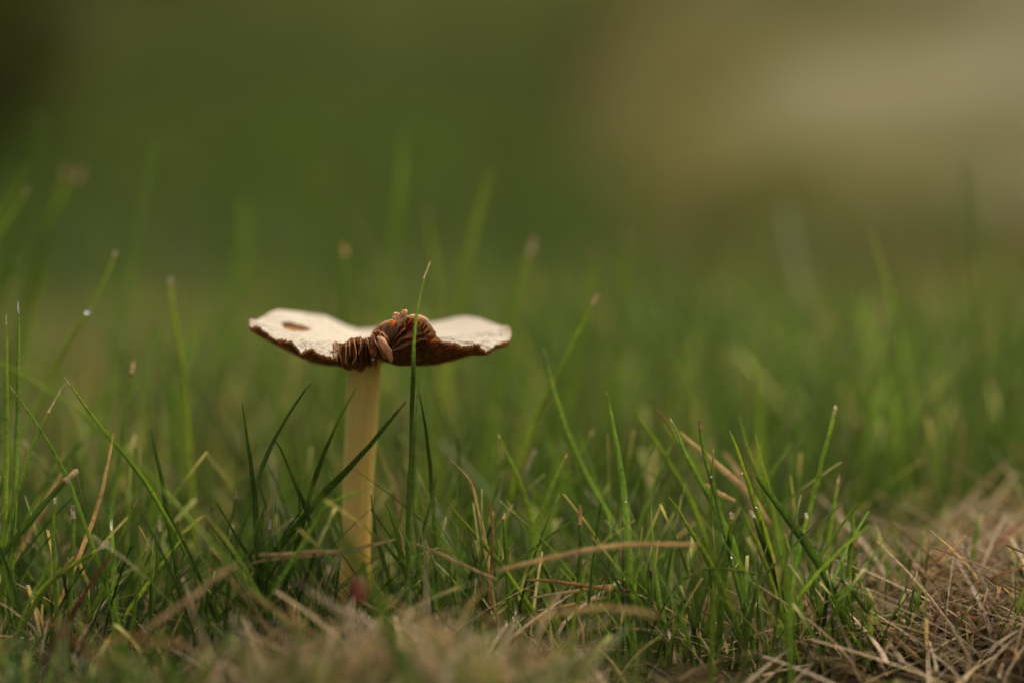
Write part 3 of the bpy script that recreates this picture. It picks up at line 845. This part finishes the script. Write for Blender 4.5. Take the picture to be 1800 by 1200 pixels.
# tall blades behind, out of focus; glints painted as pale tips
b('wide faint blade far behind, left of the cap', 125, 18, 'B', None, (427, 348), (428, 400), (427, 460), (415, 540), (398, 620), (372, 700), point=.7)
b('tallest blurred blade with glinting tip behind the cap', 92, 17, 'G', ('P', 14, 1), (711, 228), (706, 290), (700, 360), (690, 440), (680, 510), (670, 600))
b('faint blade with a pale node, right of the tallest blade', 84, 15, 'P', ('T', 24), (750, 362), (752, 385), (762, 440), (768, 500), (772, 560), (772, 640))
b('thin blurred blade with round glint tip right of the cap-crossing blade', 78, 12, 'Y', ('P', 10, 1), (863, 298), (852, 335), (838, 385), (824, 440), (810, 510), (795, 600))
b('blurred blade with thick tan tip behind the right lobe of the cap', 58, 15, 'G', ('T', 34, 1), (940, 418), (928, 455), (915, 500), (900, 560), (885, 640))
b('blurred upright blade with tan tip behind the left half of the cap', 56, 14, 'D', ('T', 16, 1), (606, 430), (606, 470), (604, 520), (603, 580), (600, 680))
b('blurred green blade with broad tan tip, farther right behind the cap', 104, 17, 'G', ('T', 18, 1), (1101, 408), (1098, 450), (1095, 500), (1088, 570))
b('blurred blade with small tan tip between two taller blurred blades', 92, 14, 'Y', ('T', 12, 1), (1046, 438), (1042, 470), (1036, 520), (1025, 580))
b('blurred leaning blade with pale tip at upper left border', 52, 13, 'G', ('P', 22), (48, 287), (38, 310), (20, 345), (-5, 385), (-30, 440))
b('yellow blurred leaning blade with tan tip, below the pale-tipped one', 46, 13, 'Y', ('T', 20), (51, 326), (42, 345), (22, 375), (-3, 412), (-30, 460))
b('very faint tall blade with glinting tip at far left', 112, 15, 'D', ('P', 14, 1), (72, 205), (62, 245), (52, 290), (38, 340), (20, 420))
b('faint leaning blade with brownish tip at left, behind the others', 90, 16, 'D', ('T', 26, 1), (148, 295), (132, 325), (105, 370), (80, 430), (58, 500), (40, 580))
b('faint upright leaning blade beside the brownish tipped one', 96, 14, 'Y', ('T', 16, 1), (120, 295), (112, 330), (96, 375), (80, 430), (66, 500))
b('blurred dark blade with pale tip low on the left border', 44, 12, 'D', ('P', 10, 1), (29, 452), (18, 475), (2, 505), (-16, 545))
b('soft pale blade behind, right of the cap, with drooping tip', 48, 11, 'P', None, (1203, 600), (1206, 640), (1212, 690), (1216, 740), (1218, 800))
b('soft yellowish blade behind the right tuft', 52, 13, 'Y', None, (1318, 590), (1328, 640), (1334, 700), (1338, 770), (1340, 840))
# straws
s('long thin straw lying level across the foot of the stem', -32, 7, 'T', (696, 947), (655, 957), (605, 968), (555, 969), (500, 973), (452, 974), ground=False)
s('second level straw just under the long thin one', -30, 6, 'T', (640, 966), (590, 972), (530, 978), (470, 984), (445, 990), ground=False)
s('straw sloping down right, starting beside the stem foot', -28, 6, 'T', (718, 950), (760, 967), (800, 985), (845, 1006), (872, 1018), ground=False)
s('long blurred straw arching level in front of the crisp bluish blade', -44, 13, 'T', (1228, 956), (1170, 956), (1090, 958), (1020, 968), (940, 985), (870, 1003), ground=False)
s('orange tinted straw lying in the grass, centre right', -25, 7, 'O', (925, 1018), (965, 1020), (1010, 1026), (1060, 1034), (1105, 1037), ground=False)
s('pale straw under the orange tinted one', -24, 6, 'T', (933, 1050), (985, 1042), (1040, 1032), (1068, 1028), ground=False)
s('thin straw lowest of the three crossing straws', -25, 5, 'T', (945, 1072), (1000, 1062), (1050, 1052), (1075, 1048), ground=False)
s('broad blurred straw curving close to the lens, centre front', -62, 14, 'T', (930, 1092), (980, 1078), (1050, 1068), (1110, 1072), (1160, 1082), ground=False)
s('tall bent straw rising to a pale point, left front', -21, 8, 'T', (199, 761), (195, 790), (185, 835), (172, 885), (158, 925), (148, 950))
s('upright orange straw beside the pale feathery one, centre', -21, 7, 'O', (861, 880), (864, 910), (866, 940), (864, 970), (862, 1010))
s('feathery pale straw leaning left, behind the upright orange one', -22, 5, 'T', (828, 846), (836, 875), (846, 912), (851, 930), (858, 980))
s('fine straw arching left over dark grass, centre', -16, 5, 'T', (780, 797), (800, 815), (825, 840), (838, 870), (845, 905))
s('tan stalk leaning behind the sharp blades of the right tuft', -4, 11, 'T', (1195, 760), (1222, 785), (1255, 815), (1290, 845), (1320, 875), (1350, 920), ground=False)
s('wide blurred straw standing behind the right tuft', 16, 19, 'T', (1272, 795), (1290, 820), (1308, 855), (1322, 895), (1330, 940))
s('short pale straw with blunt end, behind the jagged stub', -8, 9, 'T', (1293, 880), (1276, 872), (1258, 862), (1240, 850), ground=False)
s('green and orange straw lying through the foot of the tuft', -23, 6, 'Y', (1352, 1014), (1320, 1006), (1280, 1000), (1240, 1000), (1205, 1018), ground=False)
s('dark red stalk standing in the dry straw at right', -22, 7, 'R', (1664, 1066), (1650, 1080), (1638, 1102), (1631, 1130), (1624, 1165))
s('small brown twig with a forked tip near the lower right corner', -26, 6, 'K', (1658, 1140), (1661, 1155), (1663, 1175), (1668, 1200))
s('long split straw sloping down right across the dry patch', -24, 9, 'T', (1538, 1090), (1560, 1108), (1595, 1140), (1630, 1170), (1665, 1195), ground=False)
s('frayed level straw above the long split straw', -20, 6, 'T', (1612, 1116), (1580, 1108), (1545, 1098), (1505, 1090), ground=False)
s('blurred wide straw lying across the dry tussock', 6, 13, 'T', (1690, 1092), (1640, 1076), (1590, 1064), (1540, 1058), (1480, 1055), ground=False)
s('orange straw sloping down right at the edge of the dry patch', -24, 6, 'O', (1412, 1045), (1430, 1068), (1450, 1098), (1475, 1125), ground=False)
s('reddish straw leaning right, low at left front', -30, 8, 'R', (192, 980), (175, 1002), (150, 1040), (130, 1072))
s('blurred straw forking toward the lens, lower left', -60, 11, 'T', (420, 990), (385, 1010), (345, 1045), (290, 1085), (255, 1110), ground=False)
s('thick blurred straw lying along the bottom, left', -75, 13, 'O', (330, 1132), (285, 1128), (235, 1120), (180, 1130), ground=False)
s('brown blurred stalk slanting down right at the bottom, left', -78, 13, 'K', (80, 1085), (110, 1110), (150, 1140), (190, 1172), ground=False)
s('upright dry stalk with split foot, centre front', -26, 7, 'T', (1016, 1080), (1022, 1105), (1024, 1130), (1030, 1178))
s('blurred upright straw pair seen behind the dark slanting blade', -2, 9, 'T', (690, 830), (694, 850), (698, 880), (702, 920))
s('dull straw leaning up right behind the lower left dark blade', 4, 10, 'T', (108, 830), (92, 860), (74, 895), (55, 930))

# dew and the red leaf
def dew(label, px, py, y, dpx, squash=1.0):
    bm = bmesh.new()
    bmesh.ops.create_icosphere(bm, subdivisions=3, radius=dpx * PX * (.5 + y * MM) * .5)
    for v in bm.verts:
        v.co.z *= squash
        if v.co.z > 0: v.co.x *= 1 - .12 * v.co.z / (dpx * .0001); v.co.y *= 1 - .12 * v.co.z / (dpx * .0001)
    me = bpy.data.meshes.new('dew_drop'); bm.to_mesh(me); bm.free()
    me.polygons.foreach_set('use_smooth', [True] * len(me.polygons)); me.materials.append(M_DEW)
    o = bpy.data.objects.new('dew_drop', me); COL.objects.link(o); o.location = at(px, py, y)
    tag(o, label, 'dew drop', 'dew drops')


dew('clear dew drop hanging under the tall soft blade at left', 154, 546, 8, 12)
dew('dark dew drop hanging from a torn gill above the stem', 656, 634, -15.5, 8, 1.25)
dew('tiny dew bead on the crisp bluish blade', 1101, 879, -24, 5)
dew('tiny dew bead high on the long leaning blade', 1305, 829, -21, 5)
dew('tiny dew bead low on the long leaning blade', 1330, 889, -22, 6)
dew('glinting dew bead between crossed blades at the foot of the tuft', 1287, 976, -24, 8)
dew('dew bead where the orange-tipped stub meets the thin dark blade', 1251, 836, -24, 5)
dew('dew bead in the dark grass left of the stem foot', 452, 937, -18, 7)


def red_leaf():
    v, f = [], []
    n, m = 9, 6
    for i in range(n):
        t = i / (n - 1); w = 13 * math.sin(math.pi * min(1, .12 + t * .88)) ** .8
        for j in range(m):
            q = j / (m - 1) * 2 - 1
            v.append(at(626 + q * w + 4 * math.sin(t * 3), 1018 + t * 46, -72 + 2.5 * q * q - 3 * t))
    f = [(i * m + j, i * m + j + 1, (i + 1) * m + j + 1, (i + 1) * m + j) for i in range(n - 1) for j in range(m - 1)]
    o = link_mesh('red_leaf', v, f, leafy('red_leaf_tissue', (.17, .020, .012), transl=.2, tcol=(1.5, .8, .6)))
    so = o.modifiers.new('body', 'SOLIDIFY'); so.thickness = .00025
    tag(o, 'small blurred dark red leaf in the straw before the stem', 'leaf')


red_leaf()

# ------------------------------------------------------------------ grass and straw masses
def many(name, X, Y, Hh, W, cols, lean, mat, rings=6, droop=.5, z0=None, tips=None, label=None):
    """Thousands of small closed blades in one mesh. lean: (n, 2) horizontal reach as a fraction of the height."""
    n = len(X)
    prof = np.array([(-1, .28), (0, -.28), (1, .28)])              # a thin creased leaf
    k = len(prof)
    t = np.linspace(0, 1, rings)
    z0 = ground_z(X, Y) - .002 if z0 is None else z0
    px_ = X[:, None] + lean[:, 0:1] * Hh[:, None] * (t[None] ** 1.6)
    py_ = Y[:, None] + lean[:, 1:2] * Hh[:, None] * (t[None] ** 1.6)
    pz_ = z0[:, None] + Hh[:, None] * (t[None] - droop * np.linalg.norm(lean, axis=1)[:, None] * t[None] ** 2 * .35)
    ang = rng.uniform(0, 2 * np.pi, n)
    sx, sy = np.cos(ang), np.sin(ang)
    cut = rng.random(n) < .4
    wt = np.where(cut[:, None], .75, .15)
    prof_w = (1 - t[None] ** 2.2) * (1 - wt) + wt
    w = W[:, None] * prof_w * .5
    V = np.zeros((n, rings, k, 3), np.float32)
    for a, (u, q) in enumerate(prof):
        V[:, :, a, 0] = px_ + w * (u * sx[:, None] - q * sy[:, None])
        V[:, :, a, 1] = py_ + w * (u * sy[:, None] + q * sx[:, None])
        V[:, :, a, 2] = pz_
    vc = np.ones((n, rings, k, 4), np.float32)
    vc[..., :3] = cols[:, None, None, :]
    if tips is not None:
        has = tips[:, 3] > 0
        vc[has, -1, :, :3] = tips[has, None, :3]
        fr = has & (rng.random(n) < .35)
        vc[fr, -2, :, :3] = .5 * (tips[fr, None, :3] + cols[fr, None, :])
    vi = np.arange(n * rings * k).reshape(n, rings, k)
    A = vi[:, :-1, :]; Bq = vi[:, 1:, :]
    F = np.stack([A[..., :-1], A[..., 1:], Bq[..., 1:], Bq[..., :-1]], -1).reshape(-1, 4)
    me = bpy.data.meshes.new(name)
    me.vertices.add(n * rings * k); me.vertices.foreach_set('co', V.ravel())
    me.loops.add(F.size); me.loops.foreach_set('vertex_index', F.ravel().astype(np.int32))
    me.polygons.add(len(F)); me.polygons.foreach_set('loop_start', np.arange(0, F.size, 4, dtype=np.int32))
    me.polygons.foreach_set('loop_total', np.full(len(F), 4, np.int32))
    me.polygons.foreach_set('use_smooth', np.ones(len(F), bool))
    at_ = me.color_attributes.new('tint', 'FLOAT_COLOR', 'POINT'); at_.data.foreach_set('color', vc.ravel())
    me.update(calc_edges=True)
    me.materials.append(mat)
    o = bpy.data.objects.new(name, me); COL.objects.link(o)
    tag(o, label, kind='stuff')
    return o


def half_width(y):
    return .09 * (y + .5) / .5


def scatter(n, y0, y1, margin, power=1.0):
    y = y0 + (y1 - y0) * rng.random(n) ** power
    hw = half_width(y) * 1.12 + margin
    x = (rng.random(n) * 2 - 1) * hw
    return x, y


GREENS = np.array([TINT['G'], TINT['D'], TINT['Y'], TINT['B'], (.084, .118, .028), (.096, .124, .029)])
DRY = np.array([TINT['T'], (.30, .21, .118), (.23, .155, .082), (.36, .265, .165)])


def colours(n, dry, gain=1.0, dry_gain=1.0):
    gain = np.broadcast_to(gain, (n,))[:, None]
    c = GREENS[rng.integers(0, len(GREENS), n)] * (1 + rng.normal(0, .18, (n, 1))) * gain
    d = rng.random(n) < dry
    colours.dry = d
    c[d] = dry_gain * DRY[rng.integers(0, len(DRY), d.sum())] * (1 + rng.normal(0, .15, (d.sum(), 1)))
    return np.clip(c, .008, .8)


def tipcols(n, p):
    t = np.zeros((n, 4)); t[:, :3] = np.array([TINT['T'], TINT['W'], (.3, .2, .1)])[rng.integers(0, 3, n)]
    t[:, 3] = rng.random(n) < p
    return t


def dry_mask(x, y):
    """1 on the bare dry tussock and thatch heap."""
    return np.exp(-((x - .108) / .042) ** 2 - ((y - .020) / .05) ** 2) + .4 * np.exp(-((x + .016) / .03) ** 2 - ((y + .075) / .025) ** 2)


# close grass
x, y = scatter(12500, -.15, .06, .03)
keep = (rng.random(len(x)) > 1.15 * dry_mask(x, y)) & (np.hypot(x + .026, y) > .005)
clump = np.array([mnoise.noise(Vector((a * 60, b_ * 60, 2.0))) for a, b_ in zip(x, y)])
keep &= rng.random(len(x)) < .62 + .7 * clump
x, y, clump = x[keep], y[keep], clump[keep]
h = rng.gamma(5, .0045, len(x)) * (1 + .5 * clump)
lim = np.where(y < -.035, .016 + .010 * np.clip((y + .15) / .115, 0, 1), .042)
lim = np.where((y >= -.035) & (y < -.01), .034, lim)
edge = .0812 - .1727 * (y + .5)
over = np.where(x > .012, rng.uniform(0, .003, len(x)), rng.uniform(.0, .015, len(x)))
lim = np.where(y < -.03, np.maximum(.004, edge + over - ground_z(x, y)), lim)
lim = np.where((x > .055) & (y > -.03), .020, lim)
h = np.clip(h, .007, lim)
h = np.where((np.abs(x + .0275) < .0065) & (y > -.08) & (y < .001), np.minimum(h, .021), h)
nc = colours(len(x), .13, .74 + .35 * clump - .12 * (x < -.03))  # greens left of the stem darkened, painting the weaker light there
h[colours.dry] *= .55
many('grass', x, y, h, rng.uniform(.0005, .00105, len(x)), nc, rng.normal(0, .38, (len(x), 2)), M_GRASS, tips=tipcols(len(x), .5), rings=7,
     label='close cut green grass growing round the mushroom')
# grass behind
x, y = scatter(34000, .06, .95, .06, 1.1)
keep = rng.random(len(x)) > .9 * dry_mask(x, y)
clump = np.array([mnoise.noise(Vector((a * 18, b_ * 18, 7.0))) for a, b_ in zip(x, y)])
gapl = np.exp(-((x + .16) / .09) ** 2 - ((y - .22) / .18) ** 2)
keep &= rng.random(len(x)) < .75 + .8 * clump - .8 * gapl
x, y, clump = x[keep], y[keep], clump[keep]
h = np.clip(rng.gamma(8, .0049, len(x)) * (1 + .35 * clump), .012, .062) * (1 - .5 * np.clip((y - .6) / .35, 0, 1))
h *= np.where((rng.random(len(x)) < .05) & (y < .3), rng.uniform(1.2, 1.7, len(x)), 1)
bc = colours(len(x), .09 + .5 * np.exp(-((x + .20) / .13) ** 2) * (y < .95) + .18 * (x > .12) * (y < .95), .84 + .45 * clump, .6)
h[colours.dry] = np.minimum(h[colours.dry], .042)
many('grass', x, y, h, rng.uniform(.0005, .0011, len(x)), bc, rng.normal(0, .30, (len(x), 2)), M_GRASS, tips=tipcols(len(x), .28), rings=6,
     label='blurred lawn grass standing behind the mushroom')
# lawn farther back
x, y = scatter(20000, .85, 3.4, .5, 1.7)
h = np.clip(rng.gamma(9, .0048, len(x)), .015, .075)
many('grass', x, y, h, rng.uniform(.002, .0045, len(x)), colours(len(x), .08 + .45 * (x > .10), .62, .5), rng.normal(0, .4, (len(x), 2)), M_GRASS, rings=4, label='far lawn reaching back to the shrubs')

# straw litter lying on the soil
def litter(n, x, y, lmin, lmax, lift, name, label, width=(.0004, .0011)):
    ln = rng.uniform(lmin, lmax, n); az = rng.uniform(0, 2 * np.pi, n)
    el = np.abs(rng.normal(0, .28, n))
    hgt = ln * np.sin(el) + .0015
    reach = ln * np.cos(el) / hgt
    lean = np.stack([np.cos(az) * reach, np.sin(az) * reach], -1)
    c = DRY[rng.integers(0, len(DRY), n)] * (1 + rng.normal(0, .22, (n, 1)))
    red = rng.random(n) < .05
    c[red] = np.array((.24, .11, .055)) * (1 + rng.normal(0, .15, (red.sum(), 1)))
    z0 = ground_z(x, y) + rng.random(n) * lift
    return many(name, x - lean[:, 0] * hgt * .5, y - lean[:, 1] * hgt * .5, hgt, rng.uniform(*width, n), np.clip(c, .01, .7), lean, M_STRAW, rings=6, droop=0.0, z0=z0, label=label)


n = 2500
x, y = scatter(n, -.16, .35, .03)
k = (y > -.03) | (np.abs(x + .016) < .035) | (rng.random(n) < .1)
x, y = x[k], y[k]; n = len(x)
litter(n, x, y, .008, .03, .004, 'straw_litter', 'dead straw scattered on the soil between the grass')
n = 3000
x = rng.normal(.105, .028, n); y = rng.normal(.012, .032, n)
litter(n, x, y, .010, .036, .004, 'straw_litter', 'tangled brown straw of the dry tussock at right')
n = 800
x = rng.normal(-.016, .022, n); y = rng.normal(-.072, .015, n)
litter(n, x, y, .008, .026, .005, 'straw_litter', 'pale tangled straw heap in front of the stem')
n = 130
x = rng.normal(-.095, .030, n); y = rng.normal(-.080, .017, n)
litter(n, x, y, .008, .026, .004, 'straw_litter', 'brown straw strewn low in the left foreground')
n = 2200
x = np.concatenate([rng.normal(.112, .036, n // 2), rng.uniform(-.1, .1, n // 2)]); y = np.concatenate([rng.normal(.01, .03, n // 2), rng.uniform(-.07, .02, n // 2)])
litter(n, x, y, .006, .022, .006, 'root_fibres', 'hair fine dry fibres tangled in the straw', width=(.00008, .0002))

# ------------------------------------------------------------------ shrubs far behind
def shrub(label, cx, cy, rx, ry, hgt, n, pal, leaf=.03):
    z = float(ground_z(cx, cy))
    root = bpy.data.objects.new('shrub', None); COL.objects.link(root); root.location = (cx, cy, z)
    tag(root, label, 'shrub', 'shrubs behind the lawn')
    V, F, Cc = [], [], []
    tips = []
    for k in range(9):
        a = rng.uniform(0, 6.28); r = rng.uniform(.3, .8)
        tips.append((math.cos(a) * rx * r, math.sin(a) * ry * r, hgt * rng.uniform(.5, .9)))
    for tp in tips:
        S = spline([(tp[0] * .08, tp[1] * .08, -.02), (tp[0] * .4, tp[1] * .4, tp[2] * .5), tp], 7)
        v, f = blade_mesh(S, np.linspace(.012, .003, 7), (0, -1, .2), prof=np.array([(math.cos(q), math.sin(q)) for q in np.linspace(0, 6.283, 6, endpoint=False)]), closed=True)
        link_mesh('stem', v, f, M_TWIG, parent=root)
    for _ in range(n):
        while True:
            p = rng.uniform(-1, 1, 3)
            d = np.linalg.norm(p)
            lump = 1 + .28 * mnoise.noise(Vector((p[0] * 2.2 + cx * 3, p[1] * 2.2, p[2] * 2.2 + cy)))
            if d < lump and (d > .55 or rng.random() < .4): break
        q = np.array((p[0] * rx, p[1] * ry, hgt * .36 + p[2] * hgt * .64))
        if q[2] < .0: q[2] = abs(q[2]) * .3
        nrm = Vector(rng.normal(0, 1, 3) + np.array((0, 0, .7))).normalized()
        u = nrm.orthogonal().normalized(); w = nrm.cross(u)
        L_ = leaf * rng.uniform(.7, 1.3); Wd = L_ * .32
        i = len(V)
        V += [q - np.array(u) * L_ * .5, q + np.array(w) * Wd + np.array(nrm) * L_ * .06, q + np.array(u) * L_ * .5, q - np.array(w) * Wd + np.array(nrm) * L_ * .06]
        F += [(i, i + 1, i + 2), (i, i + 2, i + 3)]
        c = np.array(pal[rng.integers(0, len(pal))]) * (1 + rng.normal(0, .2))
        Cc += [(*np.clip(c, .005, .5), 1)] * 4
    lv = link_mesh('leaves', V, F, M_LEAF, parent=root, smooth=False, cols=Cc)
    tag(lv, kind='stuff')


M_TWIG = ground_material('twig_bark', [(.35, (.05, .035, .02)), (.65, (.14, .10, .065))], 90, 20, .002)
DARK = [(.052, .062, .018), (.060, .070, .020), (.068, .078, .023)]
MID = [(.090, .110, .026), (.100, .120, .030), (.080, .100, .024)]
shrub('dark blurred shrub nearest at left, on the edge of the lawn', -.78, 2.6, .34, .30, .75, 3500, DARK, .045)
shrub('dark blurred shrub at far left behind the nearest one', -1.10, 3.6, .50, .35, 1.0, 4500, DARK, .05)
shrub('olive blurred shrub standing alone on the hillside at left', -.62, 4.4, .38, .32, .9, 2200, MID, .05)
